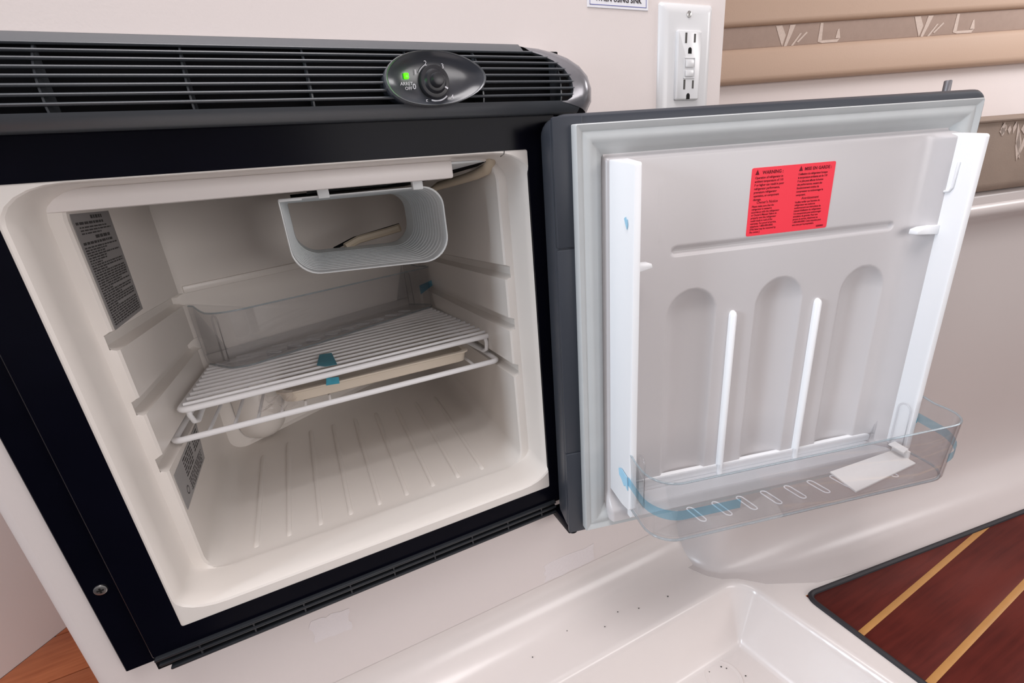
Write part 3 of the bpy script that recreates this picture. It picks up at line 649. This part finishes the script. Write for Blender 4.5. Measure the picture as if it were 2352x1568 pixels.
# hinge-side cover in three pieces
for w0, w1, t in ((-0.0720, DT-0.0025, 0.0016), (-0.3045, -0.0732, 0.0009), (DB+0.003, -0.3057, 0.0014)):
    dmk('hinge_cover', prism(rrect(0.0012, 0.030, w0, w1, 0.002, 3), lambda a, b, h: (a, h, b), -0.004, t, 0.0009), MT['shell'], door)
# gasket
def gring(i, v): return [(u, v, w) for u, w in rrect(0.0185+i, 0.4640-i, -0.4090+i, 0.0360-i, 0.0012, 2)]
dmk('gasket', loft([gring(0.001, 0.0005), gring(-0.0006, 0.004), gring(0, 0.0125), gring(0.0010, 0.0138), gring(0.0045, 0.0125), gring(0.0065, 0.0112), gring(0.0105, 0.0128), gring(0.0150, 0.0125), gring(0.0165, 0.0112), gring(0.0200, 0.0105), gring(0.0225, 0.0070), gring(0.0275, 0.0035), gring(0.0290, 0.0010)]), MT['gasket'], door, ang=40)
# moulded inner panel
def vliner(u, w):
    v = 0.0045
    # raised field below the top step
    k = sstep(0.0078, 0.0048, w)*sstep(0.0475, 0.0505, u); v += 0.0045*k
    # fillets into the side rails
    v += 0.016*sstep(0.398, 0.432, u)**2*sstep(0.008, 0.0, w)
    # horizontal groove
    yc = -0.0858; x = min(max(u, 0.1225), 0.3800); d = math.hypot(u-x, w-yc); v -= 0.0030*sstep(0.0046, 0.0024, d)
    # three bottle recesses
    for uc in (0.1446, 0.2510, 0.3585):
        du = u-uc; R = 0.0285; wt = -0.1565
        if abs(du) < R+0.002 and w < wt+R+0.002:
            r = math.hypot(du, max(0, w-wt))/R
            if r < 1: v -= 0.0110*max(0, 1-r*r)**0.72*sstep(-0.385, -0.345, w)
    # moulded frame mark top left
    if 0.1035 < u < 0.122 and -0.075 < w < -0.0175:
        if not (0.1042 < u < 0.1213 and w < -0.0182): v += 0.0003
    # sweep out to the bottom ledge
    v += 0.012*sstep(-0.355, -0.385, w)**2
    return v
NU, NW = 250, 262; U0, U1, W0, W1 = 0.0458, 0.4385, -0.3985, 0.0165
V = []; F = []
for j in range(NW+1):
    w = lerp(W0, W1, j/NW)
    for i in range(NU+1):
        u = lerp(U0, U1, i/NU); V.append((u, -0.004 if i in (0, NU) or j in (0, NW) else vliner(u, w), w))
for j in range(NW):
    for i in range(NU): a = j*(NU+1)+i; F.append((a, a+1, a+NU+2, a+NU+1))
lin = dmk('inner_panel', (V, F), MT['dwhite'], door, ang=60)
# side rails
def rail(ub0, ub1, uf0, uf1):
    prof = [(0.004, 0.0055), (0.0435, 0.0010), (0.0455, -0.0010), (0.0455, -0.3610), (0.042, -0.3652), (0.030, -0.3652), (0.014, -0.3600), (0.004, -0.3570)]
    rg = []
    for s in (0, 1):
        rg.append([(lerp(lerp(ub0, ub1, s), lerp(uf0, uf1, s), (v-0.004)/0.0415), v, w) for v, w in prof])
    Vv, Ff = loft(rg, cap0=True, cap1=True)
    bm = bmesh.new(); vv = [bm.verts.new(p) for p in Vv]
    for q in Ff: bm.faces.new([vv[i] for i in q])
    bmesh.ops.recalc_face_normals(bm, faces=bm.faces); bmesh.ops.bevel(bm, geom=list(bm.edges), offset=0.0013, segments=2, affect='EDGES', profile=0.5)
    bm.verts.index_update(); Vv = [tuple(p.co) for p in bm.verts]; Ff = [tuple(p.index for p in q.verts) for q in bm.faces]; bm.free(); return Vv, Ff
dmk('side_rail', rail(0.0510, 0.0720, 0.0592, 0.0662), MT['rail'], door)
dmk('side_rail', rail(0.4250, 0.4420, 0.4290, 0.4362), MT['rail'], door)
dmk('shelf_clip', prism([(0.064, -0.0885), (0.0840, -0.0900), (0.0850, -0.0945), (0.064, -0.0985)], lambda a, b, h: (a, h, b), 0.022, 0.034, 0.0012), MT['rail'], door)
dmk('shelf_clip', prism([(0.4310, -0.0880), (0.4070, -0.0885), (0.3990, -0.0905), (0.3985, -0.0960), (0.4310, -0.0985)], lambda a, b, h: (a, h, b), 0.016, 0.026, 0.0012), MT['rail'], door)
dmk('raised_hook', tube([(0.4268, 0.0300, -0.0245), (0.4265, 0.0300, -0.0265), (0.4264, 0.0295, -0.049), (0.4263, 0.0270, -0.0530), (0.4262, 0.0225, -0.0535)], 0.0013, 8), MT['rail'], door, ang=70)
for uc in (0.1937, 0.3005):
    rg = []
    for w, s in ((-0.1572, 0.12), (-0.1580, 0.5), (-0.1598, 0.85), (-0.1625, 1), (-0.30, 1.0), (-0.374, 1.0)):
        b = 0.0075
        rg.append([(uc-0.0042*s, b, w), (uc-0.0040*s, b+0.0040*s, w), (uc-0.0024*s, b+0.0064*s, w), (uc, b+0.0070*s, w), (uc+0.0024*s, b+0.0064*s, w), (uc+0.0040*s, b+0.0040*s, w), (uc+0.0042*s, b, w)])
    dmk('bottle_rib', loft(rg, closed=False, cap0=True), MT['rail'], door, ang=60)
dmk('bottom_ledge', loft([[(u, v, w) for v, w in ((0.006, -0.3540), (0.0105, -0.3550), (0.0115, -0.3570), (0.0115, -0.3640), (0.0100, -0.3650), (0.0115, -0.3660), (0.0115, -0.3695), (0.0300, -0.3700), (0.0320, -0.3730), (0.0320, -0.3850), (0.0280, -0.3890), (0.006, -0.3915))] for u in (0.068, 0.426)], cap0=True, cap1=True), MT['rail'], door)
# door-top lock pin
dmk('lock_pin', cyl((0.4545, -0.0200, DT-0.002), (0, 0, 1), 0.0036, 0.0135, 16, bev=0.0008), MT['pin'], door)
# tape residue on the left rail
def rpatch(pts, m, name):
    dmk(name, prism(pts, lambda a, b, h: (0.0506+(a-0.004)/0.0415*0.0082-0.0002-h, a, b), 0.0, 0.0006), m, door)
rpatch([(0.033, -0.046), (0.035, -0.0445), (0.0360, -0.0475), (0.0372, -0.0465), (0.0380, -0.051), (0.0370, -0.0555), (0.0355, -0.0525), (0.0345, -0.050)], MT['smudge'], 'tape_residue')
rpatch([(0.026, -0.318), (0.0310, -0.316), (0.041, -0.321), (0.0425, -0.338), (0.038, -0.333), (0.0360, -0.336), (0.031, -0.329), (0.027, -0.326)], MT['smudge'], 'tape_residue')
# red warning sticker
SU0, SU1, SW1, SW0 = 0.2012, 0.2972, -0.0134, -0.0795
sv = 0.0094
dmk('warning_sticker', prism(rrect(SU0, SU1, SW0, SW1, 0.0018, 4), lambda a, b, h: (a, h, b), sv-0.0008, sv), MT['red'], door)
def st(s, size, u, w, line=1.0, bold=0.0, shear=0.0, sp=1.0):
    Vt, Ft = text_mesh(s, size, (0, 0, 0), (1, 0, 0), (0, 1, 0), 0, spacing=sp, line=line, bold=bold, shear=shear)
    return [(u+a, sv+0.00012, w+b) for a, b, c in Vt], Ft
def tri(u, w, s): return prism([(u, w), (u+s, w), (u+s/2, w+s*1.05)], lambda a, b, h: (a, h, b), sv, sv+0.00012)
en1 = "Operation of refrigerator in\nambient temperature of 110\nF or higher can result in poor\nrefrigerator performance,\npremature refrigerator\noperation, or component\ndamage."
en2 = "Please make sure that the\nrefrigerator is vented in\naccordance with the refrigerator\nor Owner's Manual. Failure to\nproperly vent the refrigerator\ncould result in void of the\nwarranty. For proof of service,\ntelephone 1-800-000-0000.\n[This label may be removed by\nthe owner.]"
fr1 = "L'utilisation du refrigerateur lorsque\nla temperature ambiante est de 110\nF ou plus peut affecter la bonne\ndes performances, causant des\nfonctionnement continu du\ncompresseur ou endommager le\ncomposant."
fr2 = "Veuillez verifier que l'aeration du\nrefrigerateur est conforme\nconformement aux instructions du\nmanuel d'utilisation du refrigerateur.\nUn manquement peut endommager\nannulation de garantie. Pour une\npreuve du service, telephonez au\n1-800-000-0000. Cette etiquette peut\netre otee par le proprietaire."
dmk('sticker_print', join(tri(0.2050, -0.0200, 0.0045), tri(0.2545, -0.0200, 0.0045), st('WARNING :', 0.0044, 0.2130, -0.0197, bold=0.00012), st('MISE EN GARDE :', 0.0042, 0.2610, -0.0197, bold=0.00012),
   st(en1, 0.00305, 0.2052, -0.0239, 1.13, 0.00006, sp=0.93), st("Owner's Notice", 0.0037, 0.2095, -0.0478, bold=0.00005, shear=0.15), st(en2, 0.00265, 0.2046, -0.0511, 1.07, 0.00005, sp=0.93),
   st(fr1, 0.00275, 0.2545, -0.0239, 1.22, 0.00006, sp=0.88), st('Avertissement', 0.0035, 0.2615, -0.0478, bold=0.00005, shear=0.15), st(fr2, 0.00255, 0.2545, -0.0511, 1.12, 0.00005, sp=0.90), st('6200001', 0.0026, 0.2840, -0.0775, bold=0.00008)), MT['redink'], door, 0)

# ------------------------------------------------------------------ clear door bins
BL, BD, BH = 0.3780, 0.086, 0.0755
def bin_outline(inset, grow_=0.0):
    i = inset; g = grow_; r = 0.030-i*0.6
    x0, x1, v1 = i-g, BL-i+g, BD-i+g
    pts = [(x1, i)]+[(x1, lerp(i, v1-r, k/4)) for k in range(1, 4)]+[(x, y) for x, y in arc(x1-r, v1-r, r, 0, 90, 8)]
    pts += [(lerp(x1-r, x0+r, k/10), v1) for k in range(1, 10)]+[(x, y) for x, y in arc(x0+r, v1-r, r, 90, 180, 8)]+[(x0, lerp(v1-r, i, k/4)) for k in range(1, 4)]+[(x0, i)]
    pts += [(lerp(x0, x1, k/8), i) for k in (0.02, 1, 2, 3, 4, 5, 6, 7, 7.98)]
    return pts
def rim_h(u, v, i, n):
    return BH+0.009*sstep(0.040, 0.012, v)
def bin_mesh():
    ob = bin_outline(0.004); o1 = bin_outline(0.0); o2 = bin_outline(0.0, 0.0022); i2 = bin_outline(0.0022, 0.0022); i1 = bin_outline(0.0026); n = len(o1)
    back = set(range(n-9, n))
    def rim(pts, dh=0): return [(u, v, (0.016 if k in back else rim_h(u, v, k, n))+dh) for k, (u, v) in enumerate(pts)]
    rings = [[(u, v, 0.0) for u, v in ob], [(u, v, 0.0012) for u, v in bin_outline(0.0012)], [(u, v, 0.005) for u, v in o1], rim(o2, -0.0006), rim([(lerp(a[0], b[0], .5), lerp(a[1], b[1], .5)) for a, b in zip(o2, i2)]), rim(i2, -0.0006), [(u, v, 0.006) for u, v in i1], [(u, v, 0.0026) for u, v in bin_outline(0.0065)]]
    return loft(rings, cap0=True, cap1=True)
def vflip(VF): return [(u, -v, h) for u, v, h in VF[0]], VF[1]
def make_bin(name, mw, label, group):
    t = bpy.data.objects.new(name, None); COL.objects.link(t); t.empty_display_size = 0.02; t.matrix_world = mw; ORG[t.name] = Vector((0, 0, 0)); tag(t, label, 'storage bin', group)
    def bmk(nm, VF, m, ang=40): return mk(nm, *vflip(VF), m, t, ang, local=True)
    bmk('bin_shell', bin_mesh(), MT['bin'])
    o3 = bin_outline(0.0010, 0.0022); kk = len(o3)-9
    bmk('rim_bead', tube([(u, v, rim_h(u, v, 0, 0)-0.0004) for u, v in o3[:kk]], 0.0012, 6), MT['binedge'], 70)
    o4 = bin_outline(0.0028)
    bmk('bottom_bead', tube([(u, v, 0.0016) for u, v in o4[:kk]], 0.0014, 6), MT['binedge'], 70)
    for k in range(9):
        u0 = 0.0623+k*0.0310; v0, v1, r = 0.0450, 0.0690, 0.0036; sk = 0.005
        pth = [(u0+x+(y-v0)/(v1-v0)*sk, y, 0.0034) for x, y in arc(0, v1-r, r, 0, 180, 6)+arc(0, v0+r, r, 180, 360, 6)]
        bmk('drain_slot', tube(pth, 0.0008, 6, True), MT['binslot'], 70)
    for u in (0.0150, BL-0.0150):
        pth = [(u, y, z) for y, z in arc(0.0250, 0.0600, 0.0075, 0, 180, 8)]+[(u, 0.0175, 0.004), (u, 0.0325, 0.004)]
        bmk('hook_channel', tube(pth, 0.0012, 6, True), MT['bin'], 70)
    for s in (0, 1):
        q = [(0.0028, 0.0820), (0.0300, 0.0150), (0.0028, 0.0150)]; q = [(BL-a if s else a, b) for a, b in q]
        bmk('corner_gusset', prism(q, lambda a, b, h: (a, h, b), 0.0010, 0.0024), MT['bin'])
    return t, bmk
BM = DMp @ Matrix.Translation((0.0612, -0.012, -0.3685))
db, dbm = make_bin('door_bin', BM, 'clear plastic bin taped to the lower part of the open fridge door', 'clear plastic fridge bins')
def tape_strip(k0, k1, h0a, h0b, w, g=0.0028):
    o = bin_outline(0.0, g); n = k1-k0; rg = []
    for k in range(k0, k1+1):
        t = (k-k0)/n; h = lerp(h0a, h0b, t); u, v = o[k]
        rg.append([(u, v, h-w/2), (u, v, h+w/2)])
    return loft(rg, closed=False)
dbm('tape_strip', tape_strip(20, 35, 0.037, 0.044, 0.0115), MT['tape'], 60)
dbm('tape_strip', tape_strip(1, 12, 0.050, 0.034, 0.0115), MT['tape'], 60)
dbm('tape_end', prism([(0.020, 0.050), (0.0265, 0.052), (0.033, 0.0505), (0.0335, 0.044), (0.028, 0.041), (0.0215, 0.0425)], lambda a, b, h: (BL-0.0022-h, a, b), 0.0004, 0.0012), MT['tapedark'])
# white insert lying in the door bin
ins = thing('white_insert', (0, 0, 0), 'flat white plastic insert lying in the clear door bin', 'insert'); 
ins.matrix_world = DMp @ Matrix.Translation((0.309, -0.09, -0.3655)); ORG[ins.name] = Vector((0, 0, 0))
def imk(nm, VF, m): return mk(nm, [(u-0.309, -(v-0.09), w) for u, v, w in VF[0]], VF[1], m, ins, 35, local=True)
imk('insert_plate', prism([(0.3120, 0.0530), (0.3095, 0.0900), (0.4165, 0.0690), (0.4175, 0.0400)], lambda a, b, h: (a, b, h), 0.0006, 0.0030, 0.0006), MT['card'])
imk('insert_bracket', join(prism([(0.4080, 0.0400), (0.4070, 0.0600), (0.4190, 0.0560), (0.4200, 0.0380)], lambda a, b, h: (a, b, h), 0.0120, 0.0135), prism([(0.4160, 0.0390), (0.4155, 0.0600), (0.4175, 0.0600), (0.4180, 0.0390)], lambda a, b, h: (a, b, h), 0.0008, 0.0125)), MT['card'])

# ------------------------------------------------------------------ wire shelves inside
def rackz(y): return -0.2050-0.09*(y-0.125)
ur = thing('wire_shelf', (0.02, 0.2, -0.21), 'white wire shelf with close-set bars, upper of the two inside the fridge', 'shelf', 'white wire fridge shelves')
A_, B_ = (-0.1540, 0.1085), (0.2104, 0.1290)
nw = 14; Lp = [(-0.1505-0.0003*i, 0.1173+0.0187*i) for i in range(nw)]; Rp = [(0.2080-0.0010*i, 0.1400+0.0212*i) for i in range(nw)]
def clipy(p, q):                                   # keep the wire in front of the slanted back wall
    f = lambda t: yback(lerp(p[0], q[0], t))-0.012-lerp(p[1], q[1], t)
    t = 0.0
    while f(t) < 0 and t < 1: t += 0.01
    return (lerp(p[0], q[0], t), lerp(p[1], q[1], t))
fp = []
def corner(p, a, b, r, n=5):
    p, a, b = Vector(p), Vector(a), Vector(b); s = p+(a-p).normalized()*r; e = p+(b-p).normalized()*r
    return [tuple(s*(1-t)**2+p*2*t*(1-t)+e*t*t) for t in [i/n for i in range(n+1)]]
C_ = (Rp[-1][0]+0.003, Rp[-1][1]+0.012); yl = yback(-0.155)-0.014; D_ = (-0.1545, yl)
E_ = (lerp(D_[0], C_[0], 0.35), yback(lerp(D_[0], C_[0], 0.35))-0.014)
loop = corner(A_, D_, B_, 0.012)+corner(B_, A_, C_, 0.010)+corner(C_, B_, E_, 0.012)+[E_]+corner(D_, E_, A_, 0.010)
mk('rim', *tube([(x, y, rackz(y)) for x, y in loop], 0.0035, 10, True), MT['wire'], ur, ang=70)
for p, q in zip(Lp, Rp):
    p = clipy(p, q); q2 = (q[0], q[1])
    if q2[0]-p[0] > 0.03: mk('shelf_wire', *tube([(p[0], p[1], rackz(p[1])+0.0036), (q2[0], q2[1], rackz(q2[1])+0.0036)], 0.0022, 8), MT['wire'], ur, ang=70)
mk('side_strip', *prism([(0.2060, 0.140), (0.2110, 0.140), (0.199, 0.425), (0.193, 0.425)], lambda a, b, h: (a, b, rackz(b)+h), 0.0005, 0.0016), MT['wire'], ur)
mk('support_loop', *tube([(0.2000, 0.1300, rackz(0.13)), (0.2015, 0.1300, rackz(0.13)-0.010), (0.2012, 0.132, rackz(0.13)-0.020), (0.199, 0.140, rackz(0.13)-0.0245), (0.190, 0.19, rackz(0.19)-0.018), (0.186, 0.24, rackz(0.24)-0.004)], 0.0028, 8), MT['wire'], ur, ang=70)
mk('support_loop', *tube([(-0.1480, 0.1200, rackz(0.12)), (-0.1490, 0.1200, rackz(0.12)-0.010), (-0.1480, 0.124, rackz(0.12)-0.020), (-0.147, 0.135, rackz(0.12)-0.0245), (-0.147, 0.18, rackz(0.18)-0.018), (-0.147, 0.22, rackz(0.22)-0.004)], 0.0028, 8), MT['wire'], ur, ang=70)
# lower rack
lr = thing('wire_shelf', (0.02, 0.2, -0.238), 'white wire shelf with few wide-spaced bars, lower of the two inside the fridge', 'shelf', 'white wire fridge shelves')
def lz(y): return -0.2340-0.065*(y-0.104)
a, b, c, d, e = (-0.1670, 0.104), (0.2060, 0.104), (0.2060, 0.455), (0.02, 0.35), (-0.1670, 0.27)
loop = corner(a, e, b, 0.010)+corner(b, a, c, 0.010)+corner(c, b, d, 0.012)+corner(e, d, a, 0.012)
mk('rim', *tube([(x, y, lz(y)) for x, y in loop], 0.0034, 10, True), MT['wire'], lr, ang=70)
for x, ye in ((-0.1346, 0.28), (-0.1099, 0.29), (-0.0866, 0.30), (-0.0621, 0.31), (-0.0366, 0.32), (-0.0093, 0.33), (0.1727, 0.43)):
    mk('shelf_wire', *tube([(x, 0.1045, lz(0.104)), (x, ye, lz(ye))], 0.0019, 8), MT['wire'], lr, ang=70)
# beige tray between the shelves
def tray():
    rg = []
    for i, z in ((0.005, 0.0), (0.001, 0.002), (-0.001, 0.013), (-0.004, 0.0145), (-0.004, 0.0165), (0.002, 0.0165), (0.003, 0.004)):
        pts = rrect(-0.062+i, 0.168-i, 0.124+i, 0.305-i, (0.022, 0.008, 0.012, 0.012), 6)
        rg.append([(x, y, lz(y)+0.0022+z) for x, y in pts])
    return loft(rg, cap0=True, cap1=True)
tag(mk('drip_tray', *tray(), MT['tray'], ang=50), 'shallow beige plastic tray sandwiched between the two wire shelves', 'tray')
# blue tape holding shelf and tray
tp = thing('blue_tape', (0, 0.13, -0.21), 'strip of blue tape stuck over the front bars of the upper wire shelf', 'tape')
def tz(y): return rackz(y)+0.0058
mk('tape_piece', *prism([(-0.0155, 0.150), (-0.0105, 0.205), (0.0048, 0.200), (0.0075, 0.133), (-0.006, 0.136)], lambda a, b, h: (a, b, tz(b)+h), 0.0, 0.0004), MT['tapedark'], tp)
mk('tape_piece', *prism([(-0.0100, -0.2175), (0.0050, -0.2190), (0.0058, -0.2105), (-0.0080, -0.2085)], lambda a, b, h: (a, h, b), 0.1185, 0.1191), MT['tapedark'], tp)
# second clear bin lying on the upper shelf
ia = math.atan2(0.52, 0.854); iu = Vector((math.cos(ia), math.sin(ia), -0.09*math.sin(ia))).normalized(); iv = Vector((math.sin(ia), -math.cos(ia), 0.09*math.cos(ia))).normalized()
iw = iu.cross(-iv).normalized()
IM = Matrix((iu, -iv, iw)).transposed().to_4x4(); IM.translation = Vector((-0.1530, 0.2800, rackz(0.280)+0.0066+H))
b2, b2m = make_bin('door_bin', IM, 'clear plastic bin stored on the upper wire shelf at the back of the fridge', 'clear plastic fridge bins')
b2m('tape_strip', prism([(BL-0.045, 0.030), (BL-0.012, 0.040), (BL-0.012, 0.050), (BL-0.045, 0.046)], lambda a, b, h: (a, h, b), 0.0862, 0.0866), MT['tape'])
# crinkled plastic film hanging from the tray
rnd = random.Random(2); n = 11; V = []; F = []
for j in range(n):
    for i in range(n):
        x = lerp(-0.083, -0.045, i/(n-1))+rnd.uniform(-1, 1)*0.0015; z = lerp(-0.214, -0.236, j/(n-1))+rnd.uniform(-1, 1)*0.0015+0.006*((i/(n-1)-0.5)*2)**2
        V.append((x, 0.118+0.006*math.sin(i*1.1+j*0.6)+rnd.uniform(-1, 1)*0.003, z))
for j in range(n-1):
    for i in range(n-1): a = j*n+i; F.append((a, a+1, a+n+1, a+n))
tag(mk('plastic_film', V, F, MT['film'], ang=0), 'crumpled clear plastic film hanging under the upper wire shelf', 'plastic film')
